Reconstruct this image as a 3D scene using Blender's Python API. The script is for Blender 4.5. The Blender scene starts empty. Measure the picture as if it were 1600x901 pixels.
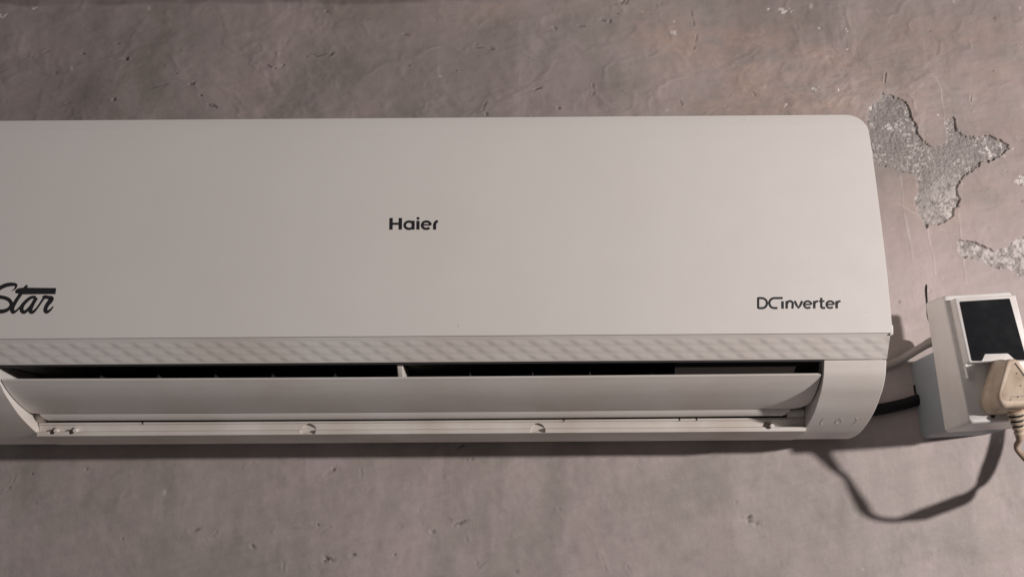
import bpy, bmesh, math
import numpy as np
from mathutils import Vector, Matrix
C = bpy.context.scene.collection
SC = bpy.context.scene
rng = np.random.default_rng(7)

# ---------------------------------------------------------------- camera, world, lamp, exposure
cam_d = bpy.data.cameras.new('camera'); cam = bpy.data.objects.new('camera', cam_d); C.objects.link(cam)
TH, ROLL, YAW = 0.2402, -0.006426, 0.0023
f = Vector((0, math.cos(TH), math.sin(TH))); u = Vector((0, -math.sin(TH), math.cos(TH))); r = Vector((1, 0, 0))
Rz = Matrix.Rotation(YAW, 3, 'Z'); f, u, r = Rz @ f, Rz @ u, Rz @ r
r2 = math.cos(ROLL)*r + math.sin(ROLL)*u; u2 = -math.sin(ROLL)*r + math.cos(ROLL)*u
M = Matrix((r2, u2, -f)).transposed().to_4x4(); M.translation = (0.0987, -1.18455, -0.12477)
cam.matrix_world = M
cam_d.sensor_width = 36; cam_d.lens = 38.25; cam_d.clip_start = 0.02; cam_d.clip_end = 50
SC.camera = cam

world = bpy.data.worlds.new('World'); SC.world = world; world.use_nodes = True
bg = world.node_tree.nodes['Background']
bg.inputs['Color'].default_value = (1.0, 0.91, 0.90, 1); bg.inputs['Strength'].default_value = 0.10

LAMP = Vector((1.9, -1.32, 0.16))
ld = bpy.data.lights.new('room_lamp', 'POINT'); ld.energy = 181; ld.color = (1.0, 0.918, 0.890); ld.shadow_soft_size = 0.035
lo = bpy.data.objects.new('room_lamp', ld); C.objects.link(lo); lo.location = LAMP

SC.view_settings.view_transform = 'Standard'; SC.view_settings.look = 'None'
SC.view_settings.exposure = 0; SC.view_settings.gamma = 1
SC.cycles.max_bounces = 8; SC.cycles.diffuse_bounces = 5

# ---------------------------------------------------------------- materials
def new_mat(name, color, rough=0.5, spec=0.5):
    m = bpy.data.materials.new(name); m.use_nodes = True
    b = m.node_tree.nodes['Principled BSDF']
    b.inputs['Base Color'].default_value = (*color, 1); b.inputs['Roughness'].default_value = rough
    b.inputs['Specular IOR Level'].default_value = spec
    return m
def N(m, t, **kw):
    n = m.node_tree.nodes.new(t)
    for k, v in kw.items():
        if k in n.inputs: n.inputs[k].default_value = v
        else: setattr(n, k, v)
    return n
def L(m, a, b): m.node_tree.links.new(a, b)
def coords(m, scale=(1, 1, 1)):
    t = N(m, 'ShaderNodeTexCoord'); mp = N(m, 'ShaderNodeMapping'); mp.inputs['Scale'].default_value = scale
    L(m, t.outputs['Object'], mp.inputs['Vector']); return mp.outputs['Vector']
def noise(m, vec, scale, detail=4, rough=0.5):
    n = N(m, 'ShaderNodeTexNoise'); n.inputs['Scale'].default_value = scale
    n.inputs['Detail'].default_value = detail; n.inputs['Roughness'].default_value = rough
    L(m, vec, n.inputs['Vector']); return n.outputs['Fac']
def ramp(m, fac, stops):
    n = N(m, 'ShaderNodeValToRGB'); e = n.color_ramp.elements
    while len(e) < len(stops): e.new(0.5)
    for el, (p, c) in zip(e, stops):
        el.position = p; el.color = (*c, 1) if len(c) == 3 else c
    L(m, fac, n.inputs['Fac']); return n.outputs['Color']
def mixc(m, fac, a, b, mode='MIX'):
    n = N(m, 'ShaderNodeMix'); n.data_type = 'RGBA'; n.blend_type = mode
    if hasattr(fac, 'node'): L(m, fac, n.inputs[0])
    else: n.inputs[0].default_value = fac
    for v, i in ((a, 6), (b, 7)):
        if hasattr(v, 'node'): L(m, v, n.inputs[i])
        else: n.inputs[i].default_value = (*v, 1)
    return n.outputs[2]
def mth(m, op, a, b=0.0):
    n = N(m, 'ShaderNodeMath'); n.operation = op
    for v, i in ((a, 0), (b, 1)):
        if hasattr(v, 'node'): L(m, v, n.inputs[i])
        else: n.inputs[i].default_value = v
    return n.outputs[0]
def bump(m, h, strength, dist, prev=None):
    n = N(m, 'ShaderNodeBump'); n.inputs['Strength'].default_value = strength; n.inputs['Distance'].default_value = dist
    L(m, h, n.inputs['Height'])
    if prev: L(m, prev, n.inputs['Normal'])
    return n.outputs['Normal']
def bsdf(m): return m.node_tree.nodes['Principled BSDF']
G = lambda v: (v, v, v)

def plastic(name, col, dirt, rough=0.42, grime=0.5, scale=1.0, speck=0.3):
    """moulded plastic with faint yellowing, dust specks, smudges in the gloss"""
    m = new_mat(name, col, rough); v = coords(m)
    big = noise(m, v, 9*scale, 4, 0.55)
    c = mixc(m, ramp(m, big, [(0.38, G(0)), (0.72, G(grime))]), col, dirt)
    streak = noise(m, coords(m, (4, 30, 60)), 6*scale, 5, 0.6)
    c = mixc(m, ramp(m, streak, [(0.55, G(0)), (0.8, G(grime*0.5))]), c, dirt)
    sp = noise(m, v, 420*scale, 2, 0.5)
    c = mixc(m, ramp(m, sp, [(0.76, G(0)), (0.8, G(speck))]), c, tuple(x*0.45 for x in dirt))
    L(m, c, bsdf(m).inputs['Base Color'])
    rg = ramp(m, noise(m, v, 30*scale, 5), [(0.3, G(rough-0.07)), (0.7, G(rough+0.12))])
    L(m, rg, bsdf(m).inputs['Roughness'])
    fine = noise(m, v, 900, 2)
    n = bump(m, fine, 0.12, 0.0004); n = bump(m, noise(m, v, 22, 2), 0.12, 0.0012, n)
    L(m, n, bsdf(m).inputs['Normal'])
    return m
m_panel = plastic('panel_plastic', (0.76, 0.735, 0.70), (0.66, 0.61, 0.55), 0.40, 0.14, speck=0.12)
m_body = plastic('body_plastic', (0.74, 0.71, 0.675), (0.56, 0.49, 0.42), 0.40, 0.55)
m_tray = plastic('tray_plastic', (0.72, 0.69, 0.65), (0.42, 0.35, 0.28), 0.45, 0.65)
m_duct = new_mat('duct_dark', (0.022, 0.021, 0.021), 0.7)
m_vane = new_mat('vane_dark', (0.028, 0.028, 0.028), 0.6, 0.2)
m_filler = new_mat('duct_brown', (0.030, 0.025, 0.023), 0.7, 0.2)
m_print = new_mat('print_ink', (0.018, 0.018, 0.022), 0.5)
m_emboss = m_body
m_box = plastic('box_white_plastic', (0.76, 0.745, 0.73), (0.52, 0.46, 0.42), 0.35, 0.45, 2.0, 0.4)
m_back = plastic('box_grey_plastic', (0.32, 0.36, 0.39), (0.25, 0.27, 0.29), 0.5, 0.5, 2.0, 0.3)
m_screen = plastic('screen_black', (0.0095, 0.010, 0.012), (0.016, 0.017, 0.019), 0.17, 0.8, 2.0, 0.0)
m_plug = plastic('plug_beige', (0.63, 0.53, 0.42), (0.38, 0.28, 0.19), 0.5, 0.9, 5.0, 0.5)
m_cord = plastic('cord_beige', (0.36, 0.27, 0.20), (0.20, 0.14, 0.10), 0.55, 0.9, 5.0, 0.3)
m_cableb = plastic('cable_black', (0.006, 0.0065, 0.007), (0.012, 0.011, 0.010), 0.55, 0.4, 5.0, 0.0); bsdf(m_cableb).inputs['Specular IOR Level'].default_value = 0.25
m_cableg = plastic('cable_grey', (0.38, 0.34, 0.32), (0.24, 0.21, 0.19), 0.35, 0.7, 5.0, 0.2)
m_metal = new_mat('screw_steel', (0.10, 0.09, 0.085), 0.4); bsdf(m_metal).inputs['Metallic'].default_value = 0.8
m_black = new_mat('slot_black', (0.008, 0.007, 0.007), 0.8)

# ---------------------------------------------------------------- helpers
def obj(name, verts, faces, mat, parent=None, smooth=True, loc=None):
    me = bpy.data.meshes.new(name); me.from_pydata([tuple(v) for v in verts], [], [tuple(q) for q in faces]); me.update()
    bm = bmesh.new(); bm.from_mesh(me); bmesh.ops.recalc_face_normals(bm, faces=bm.faces); bm.to_mesh(me); bm.free()
    if smooth:
        me.shade_smooth() if hasattr(me, 'shade_smooth') else None
    me.materials.append(mat)
    o = bpy.data.objects.new(name, me); C.objects.link(o)
    if parent: o.parent = parent
    if loc: o.location = loc
    return o
def auto(o, ang=35):
    o.data.set_sharp_from_angle(angle=math.radians(ang)); return o
def bev(o, w, seg=3, ang=35):
    b = o.modifiers.new('bevel', 'BEVEL'); b.width = w; b.segments = seg; b.limit_method = 'ANGLE'; b.angle_limit = math.radians(ang)
    b.harden_normals = False
    wn = o.modifiers.new('wn', 'WEIGHTED_NORMAL'); wn.keep_sharp = False
    return o
def thing(name, label, cat, loc=(0, 0, 0), rot=(0, 0, 0)):
    o = bpy.data.objects.new(name, None); C.objects.link(o); o.location = loc; o.rotation_euler = rot
    o.empty_display_size = 0.02; o['label'] = label; o['category'] = cat; return o
def tag(o, label, cat): o['label'] = label; o['category'] = cat; return o
def prism_x(prof, x0, x1, n=1):
    """closed (y,z) profile swept along X"""
    k = len(prof); V = []; F = []
    for i in range(n+1):
        x = x0+(x1-x0)*i/n; V += [(x, a, b) for a, b in prof]
    for i in range(n):
        for j in range(k): F.append((i*k+j, i*k+(j+1) % k, (i+1)*k+(j+1) % k, (i+1)*k+j))
    F.append(tuple(range(k))); F.append(tuple(n*k+j for j in range(k)))
    return V, F
def prism_y(poly, y0, y1):
    """closed (x,z) outline swept along Y"""
    k = len(poly); V = [(a, y0, b) for a, b in poly]+[(a, y1, b) for a, b in poly]
    F = [(j, (j+1) % k, k+(j+1) % k, k+j) for j in range(k)]+[tuple(range(k)), tuple(range(k, 2*k))]
    return V, F
def rbox_poly(x0, x1, z0, z1, r, n=5):
    P = []
    for cx, cz, a in ((x1-r, z1-r, 0), (x0+r, z1-r, 90), (x0+r, z0+r, 180), (x1-r, z0+r, 270)):
        for i in range(n+1):
            t = math.radians(a+90*i/n); P.append((cx+r*math.cos(t), cz+r*math.sin(t)))
    return P
def round_poly(pts, r, n=5):
    P = []; k = len(pts)
    for i in range(k):
        a, b, c = Vector(pts[i-1]), Vector(pts[i]), Vector(pts[(i+1) % k])
        d1, d2 = (a-b).normalized(), (c-b).normalized(); rr = min(r, 0.45*(a-b).length, 0.45*(c-b).length)
        s, e = b+d1*rr, b+d2*rr
        for j in range(n+1):
            t = j/n; q = (1-t)**2*s+2*t*(1-t)*b+t*t*e; P.append((q.x, q.y))
    return P
def catmull(P, n):
    P = [np.array(p, float) for p in P]; Q = [2*P[0]-P[1]]+P+[2*P[-1]-P[-2]]; out = []
    for i in range(1, len(Q)-2):
        for j in range(n):
            t = j/n; a, b, c, d = Q[i-1], Q[i], Q[i+1], Q[i+2]
            out.append(0.5*((2*b)+(c-a)*t+(2*a-5*b+4*c-d)*t*t+(3*b-3*c+d-a)*t**3))
    out.append(Q[-2]); return out
def sweep(path, frames, radii, ns=14):
    """path pts, frames (a,b) unit vectors, radii (ra,rb) per point; capped"""
    V = []; F = []
    for p, (a, b), (ra, rb) in zip(path, frames, radii):
        for k in range(ns):
            t = 2*math.pi*k/ns; V.append(tuple(np.array(p)+np.array(a)*ra*math.cos(t)+np.array(b)*rb*math.sin(t)))
    n = len(path)
    for i in range(n-1):
        for k in range(ns): F.append((i*ns+k, i*ns+(k+1) % ns, (i+1)*ns+(k+1) % ns, (i+1)*ns+k))
    F.append(tuple(range(ns))); F.append(tuple((n-1)*ns+k for k in range(ns)))
    return V, F
def tube(path, rad, ns=14):
    path = [np.array(p, float) for p in path]; fr = []; up = np.array([0.13, 0.2, 0.97])
    for i in range(len(path)):
        t = path[min(i+1, len(path)-1)]-path[max(i-1, 0)]; t /= np.linalg.norm(t)
        a = up-t*(up@t)
        if np.linalg.norm(a) < 1e-3: a = np.array([1., 0, 0])
        a /= np.linalg.norm(a); up = a; fr.append((a, np.cross(t, a)))
    rr = rad if isinstance(rad, list) else [rad]*len(path)
    return sweep(path, fr, [(x, x) for x in rr], ns)
def strokes(name, S, yfun, parent, mat, lift=0.00022, smooth_n=4, wob=False):
    """flat printed strokes: [(points (x,z), half widths)], laid on the surface yfun(z)"""
    V = []; F = []; kk = 0
    for pts, ws in S:
        pp = [np.array([x, z, w]) for (x, z), w in zip(pts, ws)]
        if len(pp) > 2 and smooth_n > 1: pp = catmull(pp, smooth_n)
        else: pp = [pp[0]+(pp[-1]-pp[0])*t if len(pp) == 2 else None for t in np.linspace(0, 1, 6)] if len(pp) == 2 else pp
        n = len(pp); base = len(V)
        closed = np.linalg.norm(pp[0][:2]-pp[-1][:2]) < 2e-4
        lf = lift+0.000006*kk; kk += 1
        for i in range(n):
            a, b = pp[max(i-1, 0)][:2], pp[min(i+1, n-1)][:2]
            if closed and i in (0, n-1): a, b = pp[n-2][:2], pp[1][:2]
            t = b-a; t = t/(np.linalg.norm(t)+1e-9); nn = np.array([-t[1], t[0]])*pp[i][2]
            for s in (1, -1):
                x, z = pp[i][:2]+s*nn; V.append((x, (yfun(z, x) if wob else yfun(z))-lf, z))
        for i in range(n-1): F.append((base+2*i, base+2*i+1, base+2*i+3, base+2*i+2))
    return obj(name, V, F, mat, parent, smooth=False)

# ---- surveyed outlines: metres on the wall / panel
PATCH_A = [(0.5125, 0.3727), (0.5205, 0.3847), (0.5327, 0.3953), (0.5396, 0.3937), (0.5454, 0.3891), (0.5533, 0.3881), (0.5584, 0.3829), (0.5619, 0.3753), (0.5633, 0.3603), (0.5668, 0.3527), (0.5714, 0.3423), (0.5749, 0.3348), (0.5814, 0.3303), (0.5868, 0.3279), (0.5939, 0.3296), (0.5983, 0.3316), (0.6011, 0.345), (0.6012, 0.36), (0.6044, 0.3645), (0.6101, 0.3653), (0.6126, 0.3569), (0.6138, 0.3464), (0.6205, 0.3434), (0.6288, 0.3433), (0.6327, 0.3403), (0.6427, 0.3417), (0.6538, 0.3416), (0.6604, 0.338), (0.6682, 0.3326), (0.6682, 0.3281), (0.6611, 0.3193), (0.6495, 0.3149), (0.638, 0.3115), (0.6305, 0.3063), (0.6271, 0.3004), (0.6167, 0.2946), (0.6094, 0.2903), (0.6043, 0.2816), (0.604, 0.2728), (0.6069, 0.267), (0.6034, 0.2598), (0.5987, 0.2541), (0.5951, 0.2454), (0.5877, 0.2398), (0.5779, 0.2384), (0.5695, 0.2365), (0.5651, 0.2336), (0.5641, 0.2428), (0.5577, 0.2558), (0.5578, 0.263), (0.5614, 0.2717), (0.5605, 0.2863), (0.5603, 0.298), (0.5481, 0.3016), (0.5372, 0.304), (0.5251, 0.3085), (0.5152, 0.3124), (0.5087, 0.3279), (0.5079, 0.3517)]
PATCH_B = [(0.602, 0.2197), (0.6099, 0.2168), (0.6217, 0.2124), (0.6325, 0.2109), (0.64, 0.2052), (0.651, 0.2057), (0.6599, 0.2121), (0.6685, 0.2163), (0.6756, 0.2185), (0.6963, 0.2204), (0.7114, 0.2103), (0.7028, 0.185), (0.6862, 0.1823), (0.6707, 0.1768), (0.6639, 0.1769), (0.6551, 0.1825), (0.6487, 0.1854), (0.6356, 0.1897), (0.6252, 0.194), (0.612, 0.1975), (0.604, 0.1998), (0.6022, 0.2083)]
PATCH_C = [(0.6755, 0.2877), (0.6817, 0.2935), (0.6944, 0.2955), (0.6946, 0.2853), (0.6792, 0.2839)]
CRACKS = [[(0.5399, 0.3025), (0.5428, 0.2893), (0.5421, 0.2516), (0.545, 0.2229), (0.5479, 0.196)], [(0.5679, 0.2342), (0.5687, 0.2142), (0.5706, 0.2), (0.5706, 0.1775)], [(0.5957, 0.4177), (0.5992, 0.4024), (0.5999, 0.3811), (0.5998, 0.36), (0.5997, 0.345)], [(0.5367, 0.4182), (0.5365, 0.4029), (0.5383, 0.3943)], [(0.6034, 0.267), (0.6039, 0.2511), (0.6043, 0.2282), (0.6048, 0.1941), (0.6041, 0.1689)], [(0.5827, 0.2312), (0.6008, 0.2211)], [(0.5341, 0.2632), (0.5518, 0.2515), (0.5596, 0.2472)], [(0.6341, 0.3929), (0.6323, 0.3839)]]
DARK_CRACKS = [[(0.3173, 0.4747), (0.3158, 0.4648), (0.3133, 0.4548)], [(0.3359, 0.4377), (0.3364, 0.4335)], [(0.3524, 0.397), (0.3501, 0.3887), (0.3471, 0.3805)], [(0.2935, 0.3892), (0.2959, 0.3842)], [(0.4556, 0.3879), (0.4579, 0.3845)], [(0.6348, 0.3934), (0.6333, 0.3865)], [(0.5123, 0.4055), (0.5161, 0.3985), (0.5192, 0.3951)], [(0.5371, 0.4234), (0.5349, 0.4039), (0.5372, 0.3955)], [(0.3116, 0.5035), (0.3138, 0.4934), (0.3147, 0.4848)], [(0.4356, 0.4909), (0.4368, 0.478)], [(0.3804, 0.3996), (0.382, 0.3926)], [(0.0564, -0.1304), (0.0578, -0.1376), (0.0622, -0.1343), (0.0703, -0.1283)], [(0.0376, -0.0985), (0.0423, -0.1002), (0.0482, -0.1127)], [(-0.0684, -0.0312), (-0.0667, -0.0476), (-0.0642, -0.0546)], [(-0.0642, -0.0546), (-0.05, -0.0551), (-0.0241, -0.0525)], [(0.0246, -0.084), (0.0293, -0.0886)], [(-0.0291, -0.1009), (-0.0222, -0.0929)], [(-0.1098, -0.1004), (-0.0983, -0.0936)], [(0.1878, -0.1249), (0.1943, -0.143)], [(0.2153, -0.1364), (0.2197, -0.1454)], [(-0.2323, -0.1041), (-0.2269, -0.1167)], [(-0.2187, -0.0974), (-0.2242, -0.1031)], [(-0.4503, -0.0567), (-0.4439, -0.0498)], [(-0.439, -0.0287), (-0.4404, -0.0381), (-0.4451, -0.0498)], [(-0.1376, -0.0189), (-0.1356, -0.0378)], [(-0.1304, -0.019), (-0.1287, -0.0331)], [(-0.1483, -0.1001), (-0.1465, -0.1138), (-0.1476, -0.1431)], [(-0.1166, -0.1343), (-0.0983, -0.1265)], [(-0.1578, -0.0978), (-0.1134, -0.0935)], [(0.0671, 0.3905), (0.0633, 0.38)], [(-0.0014, 0.4144), (-0.0039, 0.4083)], [(0.0528, 0.4598), (0.0763, 0.4568)], [(0.1925, 0.4123), (0.1929, 0.3984)], [(0.2021, 0.4346), (0.2039, 0.4248)], [(0.1253, 0.41), (0.1265, 0.4039)], [(-0.1257, 0.4542), (-0.1178, 0.4507), (-0.1108, 0.4541)], [(0.1851, 0.4859), (0.1654, 0.4831), (0.1313, 0.4777)], [(0.2209, 0.5028), (0.2261, 0.5005)], [(-0.1478, 0.4544), (-0.1333, 0.4509), (-0.1203, 0.4527), (-0.1125, 0.4541)], [(-0.3309, 0.4086), (-0.3144, 0.4141), (-0.3055, 0.4157)], [(-0.4823, 0.4472), (-0.4749, 0.4519)]]
PITS = [(-0.3585, 0.4481, 0.00216), (-0.2987, 0.4296, 0.00192), (-0.2784, 0.4166, 0.0024), (-0.2541, 0.388, 0.00216), (-0.2683, 0.4006, 0.00192), (-0.3687, 0.3967, 0.0024), (-0.1913, 0.4378, 0.00192), (-0.1744, 0.4385, 0.00144), (-0.1833, 0.4335, 0.0024), (-0.2001, 0.4322, 0.0012), (-0.4541, 0.4577, 0.00144), (-0.4094, 0.4542, 0.00144), (-0.124, 0.5077, 0.00144), (-0.1698, 0.4688, 0.0012), (-0.3719, 0.4684, 0.00096), (-0.4837, 0.4822, 0.00096), (-0.1164, 0.4527, 0.00216), (-0.1463, 0.4501, 0.0012), (-0.4225, 0.3921, 0.00072), (0.0676, 0.3745, 0.00216), (-0.1242, 0.5077, 0.00144), (-0.0747, 0.4972, 0.0012), (0.2212, 0.3796, 0.00096), (0.0321, 0.4295, 0.00096), (0.001, 0.4292, 0.00072), (0.2075, 0.4928, 0.00216), (0.2141, 0.4922, 0.00168), (0.0554, 0.4627, 0.00168), (0.1484, 0.4833, 0.00144), (0.1265, 0.4058, 0.00168), (0.1519, 0.3807, 0.0024), (0.2766, 0.5154, 0.00168), (0.2332, 0.5177, 0.00337), (-0.0283, 0.4762, 0.00192), (-0.0428, 0.4791, 0.0012), (0.3457, -0.0884, 0.00288), (0.3478, -0.0914, 0.00216), (0.3337, -0.0715, 0.00096), (0.3536, -0.0533, 0.00096), (0.0107, -0.1, 0.00192), (0.0399, -0.091, 0.00192), (0.0455, -0.0244, 0.00096), (0.0514, -0.0237, 0.00096), (0.0395, -0.0102, 0.00216), (0.1444, -0.0772, 0.00096), (-0.0037, -0.0769, 0.0012), (-0.1041, -0.1299, 0.0024), (-0.0983, -0.1277, 0.00192), (-0.074, -0.1233, 0.00192), (-0.0298, -0.1231, 0.0012), (0.0191, -0.1284, 0.0012), (-0.1864, -0.0273, 0.00096), (-0.32, -0.1052, 0.00096), (-0.3088, -0.0308, 0.00072), (-0.2422, -0.0961, 0.00192), (-0.1135, -0.0923, 0.00144), (-0.4137, -0.0685, 0.00144), (-0.4228, -0.0359, 0.00144), (-0.365, -0.0316, 0.0012), (-0.4466, -0.0509, 0.00168), (-0.257, -0.1028, 0.00144), (-0.1804, -0.1136, 0.00192), (-0.099, -0.0345, 0.00168)]
CHIPS = [(0.405, 0.505, 0.00241, 0.0012), (0.4207, 0.5035, 0.0077, 0.00289), (0.4327, 0.4488, 0.00433, 0.00168), (0.4637, 0.4807, 0.00192, 0.00192), (0.4965, 0.4761, 0.00144, 0.00289), (0.4947, 0.4534, 0.00192, 0.00168), (0.292, 0.4764, 0.00337, 0.00289), (0.2913, 0.4893, 0.00192, 0.00241), (0.4179, 0.3827, 0.00192, 0.00481), (0.4503, 0.4046, 0.00433, 0.00241), (0.4786, 0.403, 0.00192, 0.00241), (0.5179, 0.3805, 0.00289, 0.00192), (0.5151, 0.3321, 0.00337, 0.00241), (0.6652, 0.3321, 0.00481, 0.00241), (0.6586, 0.3194, 0.00842, 0.00241), (0.6758, 0.3255, 0.00241, 0.00096), (0.5387, 0.3542, 0.00962, 0.00337), (0.5338, 0.357, 0.00385, 0.00241), (0.5938, 0.3689, 0.00192, 0.00144), (0.6025, 0.3537, 0.00289, 0.00192), (0.648, 0.3262, 0.00337, 0.00481), (0.6567, 0.5006, 0.00096, 0.00096), (0.6816, 0.2884, 0.00529, 0.00337), (-0.4701, 0.5149, 0.004, 0.0013), (-0.5116, 0.5031, 0.007, 0.004), (0.6229, -0.005, 0.0011, 0.003)]
STAR = [([(-0.3688, 0.116), (-0.3655, 0.1186), (-0.3649, 0.1219), (-0.3685, 0.1227), (-0.374, 0.122), (-0.3793, 0.1194), (-0.3826, 0.1159), (-0.3827, 0.1125), (-0.3793, 0.1108), (-0.3741, 0.1098), (-0.3698, 0.1077), (-0.3674, 0.1041), (-0.3685, 0.1001), (-0.3724, 0.0975), (-0.3769, 0.0969), (-0.3816, 0.0976), (-0.3851, 0.1003)], [0.0001, 0.00058, 0.00097, 0.00126, 0.00146, 0.00146, 0.00126, 0.00126, 0.00126, 0.00126, 0.00126, 0.00117, 0.00117, 0.00136, 0.00146, 0.00126, 0.00039]), ([(-0.3544, 0.1217), (-0.357, 0.1181), (-0.3597, 0.1133), (-0.3628, 0.1077), (-0.3651, 0.1029), (-0.3661, 0.0992), (-0.3649, 0.0962), (-0.3622, 0.0973), (-0.3589, 0.101), (-0.357, 0.1043)], [0.00078, 0.00117, 0.00126, 0.00126, 0.00136, 0.00146, 0.00126, 0.00078, 0.00058, 0.00058]), ([(-0.3628, 0.1138), (-0.3614, 0.116), (-0.3438, 0.1161), (-0.3272, 0.1159)], [0.00029, 0.00223, 0.00223, 0.00214]), ([(-0.3451, 0.1099), (-0.3488, 0.1102), (-0.3527, 0.1076), (-0.3564, 0.1029), (-0.3573, 0.0986), (-0.3552, 0.0961), (-0.3521, 0.0977), (-0.3481, 0.1028), (-0.3446, 0.1099)], [0.00107, 0.00107, 0.00117, 0.00126, 0.00136, 0.00126, 0.00107, 0.00107, 0.00097]), ([(-0.3446, 0.1099), (-0.3469, 0.1047), (-0.3487, 0.1), (-0.3489, 0.097), (-0.3469, 0.096), (-0.344, 0.0986), (-0.3408, 0.1037), (-0.3384, 0.108), (-0.3363, 0.1103)], [0.00126, 0.00126, 0.00136, 0.00136, 0.00117, 0.00078, 0.00068, 0.00078, 0.00097]), ([(-0.3391, 0.1099), (-0.3368, 0.1105), (-0.3331, 0.1098), (-0.3307, 0.1089), (-0.3314, 0.1065), (-0.3334, 0.1037), (-0.3349, 0.1004), (-0.3351, 0.0975), (-0.3336, 0.0961), (-0.3306, 0.098), (-0.3281, 0.1013)], [0.00068, 0.00117, 0.00126, 0.00165, 0.00165, 0.00146, 0.00136, 0.00136, 0.00117, 0.00078, 0.00039])]
HAIER = [([(-0.0177, 0.1861), (-0.0175, 0.1741)], [0.00147, 0.00147]), ([(-0.0089, 0.186), (-0.0087, 0.1741)], [0.00147, 0.00147]), ([(-0.0176, 0.1801), (-0.0088, 0.1801)], [0.00107, 0.00107]), ([(0.0033, 0.1831), (0.0034, 0.174)], [0.00132, 0.00132]), ([(0.0079, 0.183), (0.008, 0.174)], [0.00137, 0.00137]), ([(0.0085, 0.1854), (0.0084, 0.1851), (0.0082, 0.1849), (0.0078, 0.1848), (0.0075, 0.1849), (0.0073, 0.1851), (0.0072, 0.1854), (0.0073, 0.1857), (0.0075, 0.1859), (0.0078, 0.186), (0.0081, 0.1859), (0.0084, 0.1857), (0.0085, 0.1854)], [0.00071, 0.00071, 0.00071, 0.00071, 0.00071, 0.00071, 0.00071, 0.00071, 0.00071, 0.00071, 0.00071, 0.00071, 0.00071]), ([(0.0037, 0.1785), (0.0036, 0.1777), (0.0033, 0.1769), (0.0028, 0.1762), (0.0022, 0.1756), (0.0014, 0.1752), (0.0005, 0.1749), (-0.0004, 0.1748), (-0.0013, 0.1749), (-0.0022, 0.1752), (-0.003, 0.1757), (-0.0036, 0.1762), (-0.0041, 0.1769), (-0.0045, 0.1777), (-0.0046, 0.1786), (-0.0045, 0.1794), (-0.0042, 0.1802), (-0.0037, 0.1808), (-0.0031, 0.1814), (-0.0023, 0.1819), (-0.0014, 0.1821), (-0.0005, 0.1822), (0.0004, 0.1821), (0.0013, 0.1818), (0.0021, 0.1814), (0.0027, 0.1808), (0.0032, 0.1801), (0.0036, 0.1793), (0.0037, 0.1785)], [0.00112, 0.00112, 0.00112, 0.00112, 0.00112, 0.00112, 0.00112, 0.00112, 0.00112, 0.00112, 0.00112, 0.00112, 0.00112, 0.00112, 0.00112, 0.00112, 0.00112, 0.00112, 0.00112, 0.00112, 0.00112, 0.00112, 0.00112, 0.00112, 0.00112, 0.00112, 0.00112, 0.00112, 0.00112]), ([(0.0117, 0.1787), (0.0201, 0.1786)], [0.00071, 0.00071]), ([(0.0199, 0.1786), (0.0198, 0.1793), (0.0195, 0.18), (0.019, 0.1806), (0.0185, 0.1812), (0.0179, 0.1816), (0.0171, 0.1819), (0.0164, 0.1821), (0.0156, 0.1821), (0.0148, 0.182), (0.0141, 0.1817), (0.0134, 0.1814), (0.0128, 0.1809), (0.0124, 0.1803), (0.0121, 0.1796), (0.0119, 0.1789), (0.0119, 0.1782), (0.012, 0.1775), (0.0123, 0.1768), (0.0127, 0.1762), (0.0132, 0.1757), (0.0139, 0.1752), (0.0146, 0.1749), (0.0154, 0.1748), (0.0162, 0.1747), (0.0169, 0.1748), (0.0177, 0.1751), (0.0183, 0.1754), (0.0189, 0.1759)], [0.00112, 0.00112, 0.00112, 0.00112, 0.00112, 0.00112, 0.00112, 0.00112, 0.00112, 0.00112, 0.00112, 0.00112, 0.00112, 0.00112, 0.00112, 0.00112, 0.00112, 0.00112, 0.00112, 0.00112, 0.00112, 0.00112, 0.00112, 0.00112, 0.00112, 0.00112, 0.00112, 0.00112, 0.00112]), ([(0.0238, 0.1738), (0.0237, 0.1782), (0.024, 0.18), (0.0247, 0.1813), (0.0258, 0.1822), (0.0268, 0.1827)], [0.00132, 0.00132, 0.00127, 0.00122, 0.00117, 0.00102])]
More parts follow.
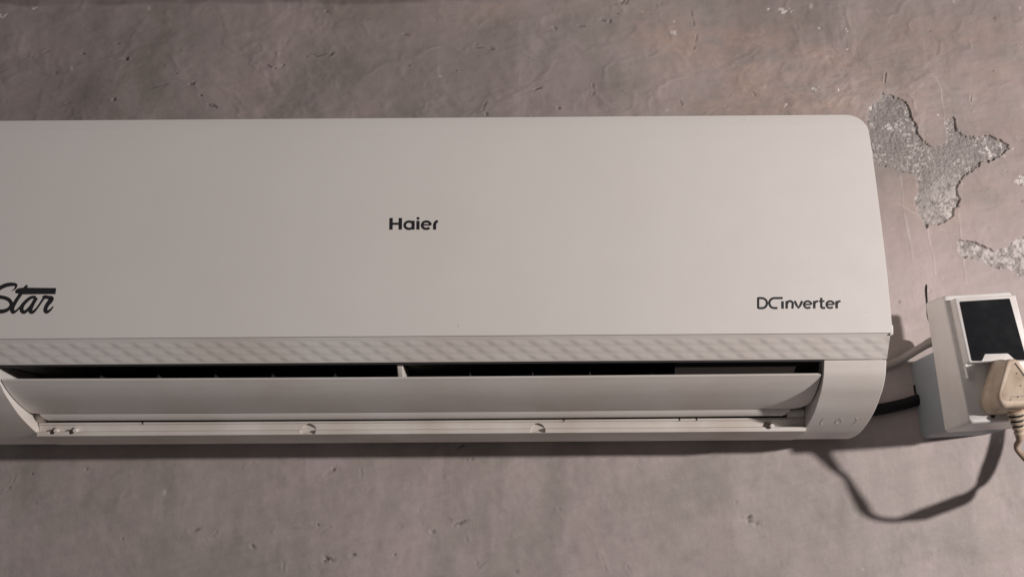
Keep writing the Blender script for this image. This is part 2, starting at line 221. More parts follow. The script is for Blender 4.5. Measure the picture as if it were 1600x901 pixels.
INVERTER = [([(0.3241, 0.1052), (0.3235, 0.0948)], [0.00094, 0.00094]), ([(0.3241, 0.1046), (0.3272, 0.1046), (0.3278, 0.1045), (0.3287, 0.1044), (0.3295, 0.104), (0.3302, 0.1036), (0.3308, 0.103), (0.3314, 0.1023), (0.3317, 0.1015), (0.3319, 0.1006), (0.3319, 0.0997), (0.3318, 0.0989), (0.3315, 0.098), (0.331, 0.0972), (0.3305, 0.0965), (0.3297, 0.0959), (0.329, 0.0955), (0.3281, 0.0952), (0.3272, 0.095), (0.3266, 0.0951), (0.3235, 0.0951)], [0.00094, 0.00094, 0.00094, 0.00094, 0.00094, 0.00094, 0.00094, 0.00094, 0.00094, 0.00094, 0.00094, 0.00094, 0.00094, 0.00094, 0.00094, 0.00094, 0.00094, 0.00094, 0.00094, 0.00094, 0.00094]), ([(0.3414, 0.0951), (0.3388, 0.0951), (0.3384, 0.0951), (0.3375, 0.0952), (0.3367, 0.0954), (0.3359, 0.0959), (0.3353, 0.0965), (0.3348, 0.0972), (0.3344, 0.098), (0.3342, 0.0989), (0.3341, 0.0998), (0.3343, 0.1007), (0.3346, 0.1016), (0.3351, 0.1024), (0.3357, 0.1031), (0.3364, 0.1037), (0.3372, 0.1041), (0.3381, 0.1044), (0.339, 0.1045), (0.3405, 0.1045), (0.346, 0.1045)], [0.00094, 0.00094, 0.00094, 0.00094, 0.00094, 0.00094, 0.00094, 0.00094, 0.00094, 0.00094, 0.00094, 0.00094, 0.00094, 0.00094, 0.00094, 0.00094, 0.00094, 0.00094, 0.00094, 0.00094, 0.00094]), ([(0.3456, 0.1053), (0.3464, 0.1045), (0.3455, 0.1037)], [0.00055, 0.00055, 0.00055]), ([(0.3464, 0.1015), (0.346, 0.0944)], [0.00109, 0.00109]), ([(0.3503, 0.1017), (0.3498, 0.0944)], [0.00102, 0.00102]), ([(0.3501, 0.0986), (0.3507, 0.0997), (0.3511, 0.1004), (0.3516, 0.1009), (0.3522, 0.1013), (0.3529, 0.1015), (0.3535, 0.1016), (0.3542, 0.1014), (0.3548, 0.101), (0.3553, 0.1005), (0.3556, 0.0999), (0.3558, 0.0992), (0.3554, 0.097), (0.3552, 0.0944)], [0.00094, 0.00094, 0.00094, 0.00094, 0.00094, 0.00094, 0.00094, 0.00094, 0.00094, 0.00094, 0.00094, 0.00094, 0.00094, 0.00094]), ([(0.3577, 0.1017), (0.3607, 0.0951), (0.3646, 0.1016)], [0.00094, 0.00094, 0.00094]), ([(0.3665, 0.0983), (0.3724, 0.0982)], [0.0007, 0.0007]), ([(0.3729, 0.0981), (0.3728, 0.099), (0.3725, 0.0998), (0.3719, 0.1004), (0.3712, 0.1009), (0.3704, 0.1012), (0.3694, 0.1013), (0.3685, 0.1011), (0.3677, 0.1007), (0.3669, 0.1001), (0.3664, 0.0994), (0.3661, 0.0985), (0.3661, 0.0976), (0.3663, 0.0968), (0.3667, 0.0961), (0.3674, 0.0955), (0.3682, 0.0951), (0.3691, 0.0949), (0.37, 0.095), (0.3709, 0.0953), (0.3717, 0.0958)], [0.00086, 0.00086, 0.00086, 0.00086, 0.00086, 0.00086, 0.00086, 0.00086, 0.00086, 0.00086, 0.00086, 0.00086, 0.00086, 0.00086, 0.00086, 0.00086, 0.00086, 0.00086, 0.00086, 0.00086, 0.00086]), ([(0.3758, 0.1016), (0.3753, 0.0944)], [0.00102, 0.00102]), ([(0.3757, 0.0984), (0.3764, 0.1), (0.3776, 0.101), (0.3794, 0.1012)], [0.00086, 0.00086, 0.00086, 0.00086]), ([(0.3825, 0.1045), (0.3819, 0.0964), (0.3825, 0.0951), (0.3838, 0.0948), (0.3853, 0.0951)], [0.00094, 0.00094, 0.00094, 0.00094, 0.00094]), ([(0.3802, 0.1012), (0.3852, 0.1012)], [0.00078, 0.00078]), ([(0.3872, 0.0981), (0.3932, 0.0981)], [0.0007, 0.0007]), ([(0.3937, 0.0979), (0.3936, 0.0988), (0.3933, 0.0996), (0.3928, 0.1003), (0.392, 0.1008), (0.3912, 0.1011), (0.3902, 0.1011), (0.3893, 0.101), (0.3885, 0.1006), (0.3878, 0.1), (0.3872, 0.0992), (0.3869, 0.0984), (0.3869, 0.0975), (0.3871, 0.0967), (0.3875, 0.0959), (0.3882, 0.0953), (0.389, 0.0949), (0.3899, 0.0948), (0.3908, 0.0949), (0.3917, 0.0952), (0.3925, 0.0957)], [0.00086, 0.00086, 0.00086, 0.00086, 0.00086, 0.00086, 0.00086, 0.00086, 0.00086, 0.00086, 0.00086, 0.00086, 0.00086, 0.00086, 0.00086, 0.00086, 0.00086, 0.00086, 0.00086, 0.00086, 0.00086]), ([(0.3964, 0.1014), (0.3959, 0.0943)], [0.00102, 0.00102]), ([(0.3963, 0.0982), (0.3971, 0.0999), (0.3982, 0.1009), (0.4, 0.1011)], [0.00086, 0.00086, 0.00086, 0.00086])]
CORD = [(0.4541, -0.047, 0.12, 0.008), (0.4641, -0.0673, 0.124, 0.01), (0.4744, -0.0835, 0.124, 0.007), (0.4875, -0.0896, 0.122, 0.0045), (0.5037, -0.091, 0.118, 0.0045), (0.5175, -0.0884, 0.112, 0.007), (0.5343, -0.0845, 0.104, 0.012), (0.5519, -0.0786, 0.095, 0.012), (0.5689, -0.0727, 0.09, 0.012), (0.5817, -0.0674, 0.085, 0.01), (0.5923, -0.058, 0.08, 0.0045), (0.6, -0.05, 0.075, 0.009), (0.608, -0.0364, 0.07, 0.012), (0.6149, -0.0214, 0.06, 0.012), (0.6202, -0.005, 0.055, 0.012), (0.6241, 0.0116, 0.05, 0.012), (0.6321, 0.0395, 0.045, 0.01), (0.6524, 0.0819, 0.03, 0.01), (0.677, 0.1105, 0.006, 0.01)]

# ---------------------------------------------------------------- the plaster wall (one sheet, real relief)
def lattice(seed, n=97): return np.random.default_rng(seed).random((n, n))
def vn(x, z, s, seed):
    T = lattice(seed); n = T.shape[0]; X = x/s+1000.37+seed*3.1; Z = z/s+1000.71+seed*1.7
    i = np.floor(X).astype(int); j = np.floor(Z).astype(int); fx = X-i; fz = Z-j
    fx = fx**3*(fx*(fx*6-15)+10); fz = fz**3*(fz*(fz*6-15)+10)
    a = T[i % n, j % n]; b = T[(i+1) % n, j % n]; c = T[i % n, (j+1) % n]; d = T[(i+1) % n, (j+1) % n]
    return (a*(1-fx)+b*fx)*(1-fz)+(c*(1-fx)+d*fx)*fz-0.5
def fbm(x, z, s, seed, o=4, g=0.5):
    r_ = 0; A = 1
    for k in range(o): r_ = r_+A*vn(x, z, s/2**k, seed+k*11); A *= g
    return r_
def axis(segs):
    out = []
    for a, b, d in segs: out += list(np.linspace(a, b, max(2, int(round((b-a)/d))+1))[:-1])
    return np.array(out+[segs[-1][1]])
xs = axis([(-2.4, -0.72, 0.06), (-0.72, 0.47, 0.0015), (0.47, 0.74, 0.00062), (0.74, 0.80, 0.003), (0.80, 2.6, 0.06)])
zs = axis([(-1.3, -0.24, 0.06), (-0.24, 0.16, 0.0015), (0.16, 0.46, 0.00062), (0.46, 0.62, 0.0015), (0.62, 1.5, 0.06)])
XX, ZZ = np.meshgrid(xs, zs); sh = XX.shape; X = XX.ravel(); Z = ZZ.ravel()
near = ((X > -0.73) & (X < 0.81) & (Z > -0.25) & (Z < 0.63)).astype(float)
h = near*(0.0022*fbm(X, Z, 0.16, 1, 3)+0.0009*fbm(X*0.6, Z, 0.045, 5, 3)+0.00022*fbm(X, Z, 0.012, 9, 3)
    + 0.00045*np.clip(fbm(X, Z, 0.03, 15, 3)-0.25, 0, 1)*2)
h += near*0.00022*vn(X+0.2*Z, Z, 1.0, 3)*0
up = np.clip((Z-0.29)/0.05, 0, 1)
wxx = X+0.02*fbm(X, Z, 0.06, 601, 2); wzz = Z+0.02*fbm(X, Z, 0.06, 611, 2)
rid = 1-np.abs(fbm(wxx*0.7, wzz, 0.05, 621, 4, 0.55))*2.4
h += near*(0.0003+0.0007*up)*np.clip(rid-0.62, 0, 1)*1.3
h += near*(0.4+0.8*up)*0.0010*fbm(wxx, wzz*1.3, 0.022, 631, 4, 0.5)*np.clip(0.4+2.0*fbm(X, Z, 0.10, 641, 2), 0, 1)
# gentle trowel sweeps
h += near*0.00016*fbm(X*0.25+Z*0.08, Z, 0.006, 21, 3)
def sdf(poly, x, z):
    P = np.array(poly); d = np.full(x.shape, 9.); ins = np.zeros(x.shape, bool)
    for (ax, az), (bx, bz) in zip(P, np.roll(P, -1, 0)):
        ex, ez = bx-ax, bz-az; t = np.clip(((x-ax)*ex+(z-az)*ez)/(ex*ex+ez*ez+1e-12), 0, 1)
        d = np.minimum(d, np.hypot(x-ax-t*ex, z-az-t*ez))
        c = ((az > z) != (bz > z)) & (x < (bx-ax)*(z-az)/(bz-az+1e-12)+ax); ins ^= c
    return np.where(ins, -d, d)
def line_d(pl, x, z):
    d = np.full(x.shape, 9.)
    for (ax, az), (bx, bz) in zip(pl, pl[1:]):
        ex, ez = bx-ax, bz-az; t = np.clip(((x-ax)*ex+(z-az)*ez)/(ex*ex+ez*ez+1e-12), 0, 1)
        d = np.minimum(d, np.hypot(x-ax-t*ex, z-az-t*ez))
    return d
def box_idx(pts, m):
    P = np.array([p[:2] for p in pts]); return np.where((X > P[:, 0].min()-m) & (X < P[:, 0].max()+m) & (Z > P[:, 1].min()-m) & (Z < P[:, 1].max()+m))[0]
flake = np.zeros(X.shape); pale = np.zeros(X.shape); dark = np.zeros(X.shape)
for poly in (PATCH_A, PATCH_B, PATCH_C):
    I = box_idx(poly, 0.012); x, z = X[I], Z[I]
    wx = x+0.0042*fbm(x, z, 0.009, 31, 5, 0.62); wz = z+0.0042*fbm(x, z, 0.009, 37, 5, 0.62)
    s = sdf(poly, wx, wz)-0.0008; inside = 1/(1+np.exp(np.clip(s/0.00022, -30, 30)))
    lip = np.exp(-np.clip(s, 0, 1)/0.004)*(s > 0)*0.0006*np.clip(0.4+2*vn(x, z, 0.02, 51), 0, 1)
    rough = 0.0006*fbm(x, z, 0.0026, 41, 3, 0.7)+0.0006*fbm(x, z, 0.012, 43, 2)
    h[I] = h[I]*(1-inside)+lip*(1-inside)+inside*(h[I]-0.0019+rough)
    flake[I] = np.maximum(flake[I], inside)
    flake[I] = np.maximum(flake[I], inside)
    lime = np.clip(1.2-np.hypot((x-0.600)/0.042, (z-0.235)/0.062), 0, 1) if poly is PATCH_A else (0.8 if poly is PATCH_B else 0.6)
    pale[I] = np.maximum(pale[I], inside*lime*np.clip(0.46+1.7*fbm(x, z, 0.007, 65, 4, 0.7), 0, 1)*0.8)
    zone = np.clip(1.25-np.hypot((x-0.597)/0.050, (z-0.232)/0.055), 0, 1) if poly is PATCH_A else 0.7
    pale[I] = np.maximum(pale[I], inside*np.clip((fbm(x, z, 0.0028, 61, 3, 0.7)-0.20+0.26*zone)*4, 0, 1)*0.62*np.clip(0.55+2.6*fbm(x, z, 0.016, 67, 3), 0, 1))
for k, pl in enumerate(CRACKS):
    I = box_idx(pl, 0.006); x, z = X[I], Z[I]
    d = line_d(pl, x+0.0012*vn(x, z, 0.012, 71+k), z)
    w = 0.0006+0.0005*(vn(x, z, 0.02, 77+k)+0.5); g = np.exp(-(d/w)**2)*(1-flake[I])
    h[I] += 0.00018*g; pale[I] = np.maximum(pale[I], 0.30*g*np.clip(0.45+2.0*vn(x, z, 0.011, 80+k), 0, 1))
for k, pl in enumerate(DARK_CRACKS):
    I = box_idx(pl, 0.006); x, z = X[I], Z[I]
    d = line_d(pl, x+0.0014*vn(x, z, 0.006, 91+k), z+0.0014*vn(x, z, 0.006, 191+k))
    w = 0.0008*(0.6+1.2*(vn(x, z, 0.008, 97+k)+0.5)); br = np.clip(0.4+2.6*vn(x, z, 0.007, 99+k), 0, 1)
    g = np.exp(-(d/w)**2)*br; lo_ = 0.45 if pl[0][1] < 0 else 1.0; h[I] -= 0.0009*g*lo_; dark[I] = np.maximum(dark[I], 0.45*g*lo_)
    h[I] += 0.0003*np.exp(-((d-0.002)/0.0014)**2)*br
for k, (px, pz, pr) in enumerate(PITS):
    I = np.where((abs(X-px) < pr*6+0.004) & (abs(Z-pz) < pr*6+0.004))[0]; x, z = X[I], Z[I]
    d = np.hypot((x-px)*(0.8+0.5*math.sin(k*1.7))+0.9*pr*vn(x, z, 0.002, 110+k)*2, (z-pz)*1.3+0.5*(x-px)*math.sin(k*2.3)+0.9*pr*vn(x, z, 0.002, 150+k)*2)
    rr = max(pr*0.75, 0.0008); g = np.exp(-(d/rr)**2); h[I] -= 0.0022*g*min(1, pr/0.002+0.3)
    h[I] += 0.00022*np.exp(-((d-2.4*rr)/(1.4*rr))**2)*(0.4+2*vn(x, z, 0.003, 170+k)); dark[I] = np.maximum(dark[I], 0.75*np.exp(-(d/(rr*0.8))**2))
for k, (px, pz, rx, rz) in enumerate(CHIPS):
    I = np.where((abs(X-px) < rx*2.5) & (abs(Z-pz) < rz*2.5+0.002))[0]; x, z = X[I], Z[I]
    d = np.hypot((x-px)/rx, (z-pz)/rz)+2.2*fbm(x, z, 0.0035, 210+k, 3, 0.7)
    g = np.clip((0.55-d)*5, 0, 1); h[I] -= 0.0004*g; pale[I] = np.maximum(pale[I], 0.85*g)
# random fine chips, scabs and pits
for k in range(420):
    px, pz = rng.uniform(-0.6, 0.78), rng.uniform(-0.2, 0.58)
    if rng.random() > 0.35+0.5*(px > 0.25 and pz > 0.25): continue
    rr = rng.uniform(0.0007, 0.0022); I = np.where((abs(X-px) < rr*4) & (abs(Z-pz) < rr*4))[0]
    if not len(I): continue
    x, z = X[I], Z[I]; d = np.hypot(x-px, (z-pz)*rng.uniform(0.6, 1.8))/rr; g = np.exp(-d*d); sg = 1 if rng.random() < 0.55 else -1
    h[I] += sg*0.0005*g
    if sg < 0 and rng.random() < 0.5: dark[I] = np.maximum(dark[I], 0.45*g)
    if rng.random() < 0.22: pale[I] = np.maximum(pale[I], 0.5*g)
def blob(cx, cz, rx, rz): return np.exp(-((X-cx)/rx)**2-((Z-cz)/rz)**2)
tan = np.clip(1.15*blob(0.39, 0.42, 0.10, 0.055)+0.8*blob(0.33, 0.47, 0.07, 0.03)+0.55*blob(0.50, 0.395, 0.07, 0.04)+1.0*blob(0.565, 0.345, 0.022, 0.035)
    +0.70*blob(0.66, 0.38, 0.06, 0.07)+0.5*blob(0.60, 0.47, 0.12, 0.03)+0.5*blob(0.60, 0.26, 0.09, 0.035)+0.35*blob(0.05, 0.51, 0.2, 0.02)+0.8*blob(0.27, 0.485, 0.03, 0.02), 0, 1)
tan = np.clip(tan*(0.75+1.1*fbm(X, Z*2.2, 0.05, 301, 4, 0.6)), 0, 1)*(1-flake)
pink = np.clip(0.8*blob(0.52, 0.22, 0.06, 0.06)+0.5*blob(0.60, 0.20, 0.08, 0.07), 0, 1)
top = np.clip((Z-0.517-0.006*fbm(X, Z, 0.05, 501, 3))/0.004, 0, 1)*np.clip((0.12-X)/0.1, 0, 1)*(Z < 0.62)
dark = np.maximum(dark, 0.42*top*np.clip(0.8+fbm(X, Z, 0.03, 505, 3), 0, 1))
darkened = np.clip((Z-0.17)/0.16, 0, 1)*(0.72+0.28*np.clip((X-0.15)/0.4, 0, 1))  # wall colour gets darker towards the top, more so at both ends
darkened = darkened*(0.84+0.42*np.clip((0.1-X)/0.5, 0, 1)+0.45*np.clip((Z-0.40)/0.1, 0, 1)*np.clip((X-0.2)/0.3, 0, 1))
darkened = np.clip(darkened*(0.85+0.5*fbm(X, Z, 0.12, 333, 4)), 0, 1)
V = np.stack([X, -h, Z], 1)
idx = np.arange(V.shape[0]).reshape(sh)
Q = np.stack([idx[:-1, :-1], idx[:-1, 1:], idx[1:, 1:], idx[1:, :-1]], -1).reshape(-1, 4)
me = bpy.data.meshes.new('wall'); me.vertices.add(len(V)); me.vertices.foreach_set('co', V.ravel())
me.loops.add(Q.size); me.loops.foreach_set('vertex_index', Q.ravel()); me.polygons.add(len(Q))
me.polygons.foreach_set('loop_start', np.arange(0, Q.size, 4)); me.update(calc_edges=True)
me.polygons.foreach_set('use_smooth', np.ones(len(Q), bool))
for nm, arr in (('flake', flake), ('pale', pale), ('dark', dark), ('tan', tan), ('pink', pink), ('darkened', darkened)):
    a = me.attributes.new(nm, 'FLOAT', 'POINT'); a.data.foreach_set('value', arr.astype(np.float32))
wall = bpy.data.objects.new('wall', me); C.objects.link(wall); wall['kind'] = 'structure'
wall['label'] = 'dingy grey painted plaster wall with flaked patches and cracks'
m = new_mat('old_wall_plaster', (0.4, 0.37, 0.35), 0.62, 0.35)
def attr(nm):
    n = N(m, 'ShaderNodeAttribute'); n.attribute_name = nm; return n.outputs['Fac']
v = coords(m)
c = ramp(m, noise(m, v, 7, 6, 0.55), [(0.30, (0.295, 0.268, 0.244)), (0.48, (0.362, 0.320, 0.302)), (0.66, (0.420, 0.358, 0.345))])
vert = noise(m, coords(m, (15, 1, 3.0)), 1.0, 5, 0.6)
c = mixc(m, 0.50, c, ramp(m, vert, [(0.3, G(0.40)), (0.7, G(0.62))]), 'OVERLAY')
cv = N(m, 'ShaderNodeMapping'); cv.inputs['Rotation'].default_value = (0, math.radians(14), 0); L(m, v, cv.inputs['Vector']); cs = N(m, 'ShaderNodeMapping'); cs.inputs['Scale'].default_value = (12, 1, 80); L(m, cv.outputs['Vector'], cs.inputs['Vector'])
hor = noise(m, cs.outputs['Vector'], 1.0, 6, 0.65)
c = mixc(m, 0.17, c, ramp(m, hor, [(0.3, G(0.34)), (0.7, G(0.66))]), 'OVERLAY')
for n_ in m.node_tree.nodes:
    if n_.type == 'TEX_NOISE': n_.inputs['Distortion'].default_value = 1.2
mot = noise(m, v, 55, 6, 0.65)
c = mixc(m, 0.30, c, ramp(m, mot, [(0.3, G(0.42)), (0.7, G(0.59))]), 'OVERLAY')
c = mixc(m, mth(m, 'MULTIPLY', attr('pink'), 0.5), c, (0.42, 0.34, 0.335))
tn = mth(m, 'MULTIPLY', attr('tan'), ramp(m, noise(m, coords(m, (60, 1, 130)), 1.0, 6, 0.7), [(0.34, G(0.2)), (0.62, G(1.0))]))
c = mixc(m, mth(m, 'MULTIPLY', tn, 0.9), c, (0.53, 0.400, 0.340))
c = mixc(m, mth(m, 'MULTIPLY', attr('darkened'), 0.62), c, mixc(m, 1.0, c, (0.47, 0.44, 0.43), 'MULTIPLY'))
conc = ramp(m, noise(m, v, 420, 5, 0.7), [(0.30, (0.180, 0.158, 0.148)), (0.50, (0.245, 0.220, 0.208)), (0.70, (0.33, 0.305, 0.29))])
rem = ramp(m, noise(m, v, 85, 6, 0.7), [(0.56, G(1.0)), (0.66, G(0.45))])
c = mixc(m, mth(m, 'MULTIPLY', attr('flake'), rem), c, conc)
c = mixc(m, attr('pale'), c, (0.66, 0.62, 0.59))
c = mixc(m, attr('dark'), c, (0.07, 0.055, 0.05))
L(m, c, bsdf(m).inputs['Base Color'])
L(m, ramp(m, mot, [(0.3, G(0.5)), (0.7, G(0.75))]), bsdf(m).inputs['Roughness'])
nb = bump(m, noise(m, v, 700, 4, 0.6), 0.25, 0.0005)
nb = bump(m, hor, 0.25, 0.0006, nb)
nb = bump(m, noise(m, v, 120, 5, 0.65), 0.32, 0.0012, nb)
L(m, nb, bsdf(m).inputs['Normal'])
me.materials.append(m)

# ---------------------------------------------------------------- split air conditioner
W = 0.445
AC = thing('air_conditioner', 'white wall mounted split air conditioner with its louvre flap half open', 'air conditioner')
PZ = [0.070, 0.0735, 0.083, 0.1069, 0.1316, 0.1633, 0.1963, 0.2293, 0.2498, 0.2693, 0.2787, 0.2885, 0.2938]
PY = [0.2037, 0.2038, 0.2040, 0.2043, 0.2036, 0.2015, 0.1985, 0.1952, 0.1927, 0.1897, 0.1877, 0.1850, 0.1832]
def py(z): return -float(np.interp(z, PZ, PY))
def pys(z):   # smoothed
    return sum(py(min(max(z+d, 0.0735), 0.2938)) for d in (-0.012, -0.006, 0, 0.006, 0.012))/5 if 0.09 < z < 0.28 else py(z)
# front panel: rows in z, rounded upper corners
ZT = 0.2940; RC = 0.020
rows = list(np.linspace(0.0712, ZT-RC, 60))+[ZT-RC+RC*math.sin(t) for t in np.linspace(0, math.pi/2, 15)[1:]]
nc = 90; V = []; F = []
for z in rows:
    hw = W+0.0005 if z <= ZT-RC else W+0.0005-(RC-math.sqrt(max(RC*RC-(z-(ZT-RC))**2, 0)))
    for i in range(nc+1):
        x = -hw+2*hw*i/nc; V.append((x, pys(z)+0.0006*vn(np.array([x]), np.array([z]), 0.22, 401)[0], z))
for j in range(len(rows)-1):
    for i in range(nc): a = j*(nc+1)+i; F.append((a, a+1, a+nc+2, a+nc+1))
me = bpy.data.meshes.new('front_panel'); me.from_pydata(V, [], F); me.shade_smooth(); me.materials.append(m_panel)
panel = bpy.data.objects.new('front_panel', me); C.objects.link(panel); panel.parent = AC
s = panel.modifiers.new('solid', 'SOLIDIFY'); s.thickness = 0.006; s.offset = -1; bev(panel, 0.0011, 3, 50)
HY = lambda z, x=0.0: pys(z)+0.0006*vn(np.array([x]), np.array([z]), 0.22, 401)[0]-0.00004
thin = lambda S, k: [(a, [w*k for w in ws]) for a, ws in S]
strokes('brand_lettering', thin(HAIER, 1.12), HY, panel, m_print, 0.00002, wob=True)
strokes('inverter_lettering', thin(INVERTER, 1.12), HY, panel, m_print, 0.00002, wob=True, smooth_n=2)
strokes('star_lettering', thin(STAR, 1.38), HY, panel, m_print, 0.00002, wob=True, smooth_n=6)
# faint specks of dirt on the panel
V = []; F = []
for x, z, rr in [(-0.200+0.0010*math.sin(k*2.1), 0.1375-0.0042*k+0.001*math.cos(k*3), 0.00022) for k in range(7)]+[(0.0467, 0.0805, 0.0006), (0.423, 0.0905, 0.0005), (0.3255, 0.2885, 0.0006), (-0.03, 0.2738, 0.0005), (-0.25, 0.12, 0.0003), (0.11, 0.21, 0.0003), (0.28, 0.16, 0.0003)]:
    b = len(V); rr *= 0.7
    for k in range(7): t = 2*math.pi*k/7; V.append((x+rr*math.cos(t), HY(z, x)-0.00004, z+rr*math.sin(t)))
    F.append(tuple(range(b, b+7)))
sp = obj('dirt_specks', V, F, new_mat('speck_grime', (0.20, 0.15, 0.12), 0.8), panel, False); sp['kind'] = 'stuff'
for sx in (1, -1):
    V, F = prism_y(round_poly([(sx*0.4435, 0.2560), (sx*0.4475, 0.2555), (sx*0.4480, 0.2515), (sx*0.4435, 0.2500)], 0.0006), -0.187, -0.1815)
    bev(obj('clip', V, F, m_body, panel), 0.0004)
    V, F = prism_y(round_poly([(sx*0.4435, 0.0800), (sx*0.4470, 0.0785), (sx*0.4465, 0.0700), (sx*0.4435, 0.0690)], 0.0008), -0.2025, -0.196)
    bev(obj('corner_tab', V, F, m_body, panel), 0.0004)
# rear casing behind the panel
casing = [(-0.002, 0.291), (-0.150, 0.291), (-0.172, 0.287), (-0.1800, 0.270), (-0.1860, 0.24), (-0.190, 0.20), (-0.1945, 0.15), (-0.1955, 0.10), (-0.1950, 0.0710), (-0.1500, 0.0600), (-0.002, 0.0600)]
V, F = prism_x(casing, -W+0.0035, W-0.0035); bev(obj('casing', V, F, m_body, AC), 0.002)
# quilted trim band below the panel: displaced grid wrapped over a thickness
bz = [(-0.2020, 0.0725), (-0.2018, 0.0712), (-0.1862, 0.0500), (-0.1850, 0.0496)]
nX, nS = 1400, 34; V = []; F = []
A0 = np.array(bz[1]); A1 = np.array(bz[2]); Ls = np.linalg.norm(A1-A0); nrm = np.array([-(A1-A0)[1], (A1-A0)[0]]); nrm = nrm/np.linalg.norm(nrm)
if nrm[0] > 0: nrm = -nrm
gx = np.linspace(-W+0.0008, W-0.0008, nX+1); gs = np.linspace(0, 1, nS+1)
PIT = 0.0193; RH = Ls/3.35
for s_ in gs:
    base = A0+(A1-A0)*s_; ss = s_*Ls
    RH = Ls*0.86/3.0; row = int(min(2, max(0, (ss-Ls*0.13)//RH))); q = min(1, max(0, (ss-Ls*0.13-row*RH)/RH))
    ph = 2*np.pi*(gx-0.75*(q-0.5)*RH)/PIT+math.pi*row
    a = (np.sin(ph)+0.20*np.sin(2*ph+0.3))*math.sin(math.pi*q)**1.0
    hh = 0.00019*a+0.00016*math.sin(math.pi*q)
    win = np.clip((s_-0.10)/0.14, 0, 1)*np.clip((0.99-s_)/0.06, 0, 1); hh = hh*win*win*(3-2*win)
    for x, k in zip(gx, hh): V.append((x, base[0]+nrm[0]*k, base[1]+nrm[1]*k))
for j in range(nS):
    for i in range(nX): a = j*(nX+1)+i; F.append((a, a+1, a+nX+2, a+nX+1))
nfront = len(V)
for (yy, zz) in ((-0.1855, 0.0499), (-0.1800, 0.0510), (-0.1960, 0.0712)):
    b = len(V); V += [(-W+0.0008, yy, zz), (W-0.0008, yy, zz)]
    if yy == -0.1855: F.append((nS*(nX+1), nS*(nX+1)+nX, b+1, b))
    else: F.append((b-2, b-1, b+1, b))
F.append((nfront+4, nfront+5, nX, 0))
left = [j*(nX+1) for j in range(nS+1)]+[nfront, nfront+2, nfront+4]; right = [j*(nX+1)+nX for j in range(nS+1)]+[nfront+1, nfront+3, nfront+5]
F.append(tuple(left)); F.append(tuple(right))
band = auto(obj('trim_band', V, F, m_body, AC), 40)
# end caps
CP = [(-0.184, 0.0497), (-0.1815, 0.0435), (-0.1777, 0.0357), (-0.1690, 0.0262), (-0.1586, 0.0190), (-0.1406, 0.0085), (-0.1178, -0.0002), (-0.0990, -0.0055), (-0.0850, -0.0082), (-0.0658, -0.0098), (-0.0450, -0.0093), (-0.0200, -0.0062), (-0.003, -0.0040)]
CPs = [tuple(p) for p in catmull(CP, 5)]
def cap_y(z): zz = [p[1] for p in CPs[:42]][::-1]; yy = [p[0] for p in CPs[:42]][::-1]; return float(np.interp(z, zz, yy))
lx = lambda z: -0.3850+0.0100*min(1, max(0, (0.046-z)/0.052))
for sx in (1, -1):
    x0, x1 = sorted((sx*0.3862, sx*(W-0.0004)))
    V, F = prism_x(CPs+[(-0.003, 0.0595), (-0.1500, 0.0595), (-0.1795, 0.0497)], x0, x1)
    if sx < 0: V = [(lx(z) if x > -0.40 else x, y, z) for x, y, z in V]
    cap = obj('end_cap', V, F, m_body, AC); auto(cap, 30); bev(cap, 0.0014, 3, 40)
    if sx > 0:
        # embossed standby key outline and power mark
        def capxz(px0, w, h): return px0
        cx, cz = 0.4150, 0.0003; S = []
        hw, hh = 0.0150, 0.0021
        arc = lambda s0: [(cx+s0*(hw)+s0*hh*math.cos(t), cz+hh*math.sin(t)) for t in np.linspace(-math.pi*0.5, math.pi*0.5, 10)]
        for s0 in (1, -1): S.append((arc(s0), [0.0003]*10))
        S.append(([(cx+0.0028*math.cos(t), cz+0.0015*math.sin(t)) for t in np.linspace(math.radians(125), math.radians(415), 16)], [0.00032]*16))
        S.append(([(cx, cz+0.0003), (cx+0.0002, cz+0.0024)], [0.00032]*2))
        k = strokes('standby_key', S, cap_y, cap, m_emboss, 0.00008, smooth_n=2)
        sol = k.modifiers.new('s', 'SOLIDIFY'); sol.thickness = 0.0003; sol.offset = 0
# duct behind the slot
def plate(name, pts, mat, x0=-0.3858, x1=0.3858, parent=AC, th=0.0015):
    P = [Vector(p) for p in pts]; up = []
    for i, p in enumerate(P):
        t = (P[min(i+1, len(P)-1)]-P[max(i-1, 0)]).normalized(); up.append((p.x+t.y*th, p.y-t.x*th))
    V, F = prism_x([tuple(p) for p in pts]+up[::-1], x0, x1); return auto(obj(name, V, F, mat, parent), 30)
plate('air_duct', [(-0.1845, 0.0499), (-0.1790, 0.0506), (-0.150, 0.0540), (-0.10, 0.0560), (-0.055, 0.050), (-0.045, 0.03), (-0.05, 0.014), (-0.075, 0.0115)], m_duct)
plate('duct_baffle', [(-0.168, 0.0515), (-0.163, 0.044), (-0.158, 0.034)], m_filler, 0.2500, 0.3858)
V, F = prism_x([(-0.1775, 0.0515), (-0.1775, 0.0470), (-0.1660, 0.0330), (-0.140, 0.024), (-0.120, 0.0200), (-0.120, 0.0530)], -0.0120, -0.0062)
bev(obj('centre_post', V, F, m_body, AC), 0.0012)
for x in (-0.30, -0.245, -0.19, -0.135, -0.075, 0.055, 0.115, 0.170, 0.230):
    V, F = prism_x([(-0.150, 0.0520), (-0.152, 0.040), (-0.140, 0.026), (-0.100, 0.020), (-0.095, 0.0530)], x, x+0.0014); obj('vane', V, F, m_vane, AC, False)
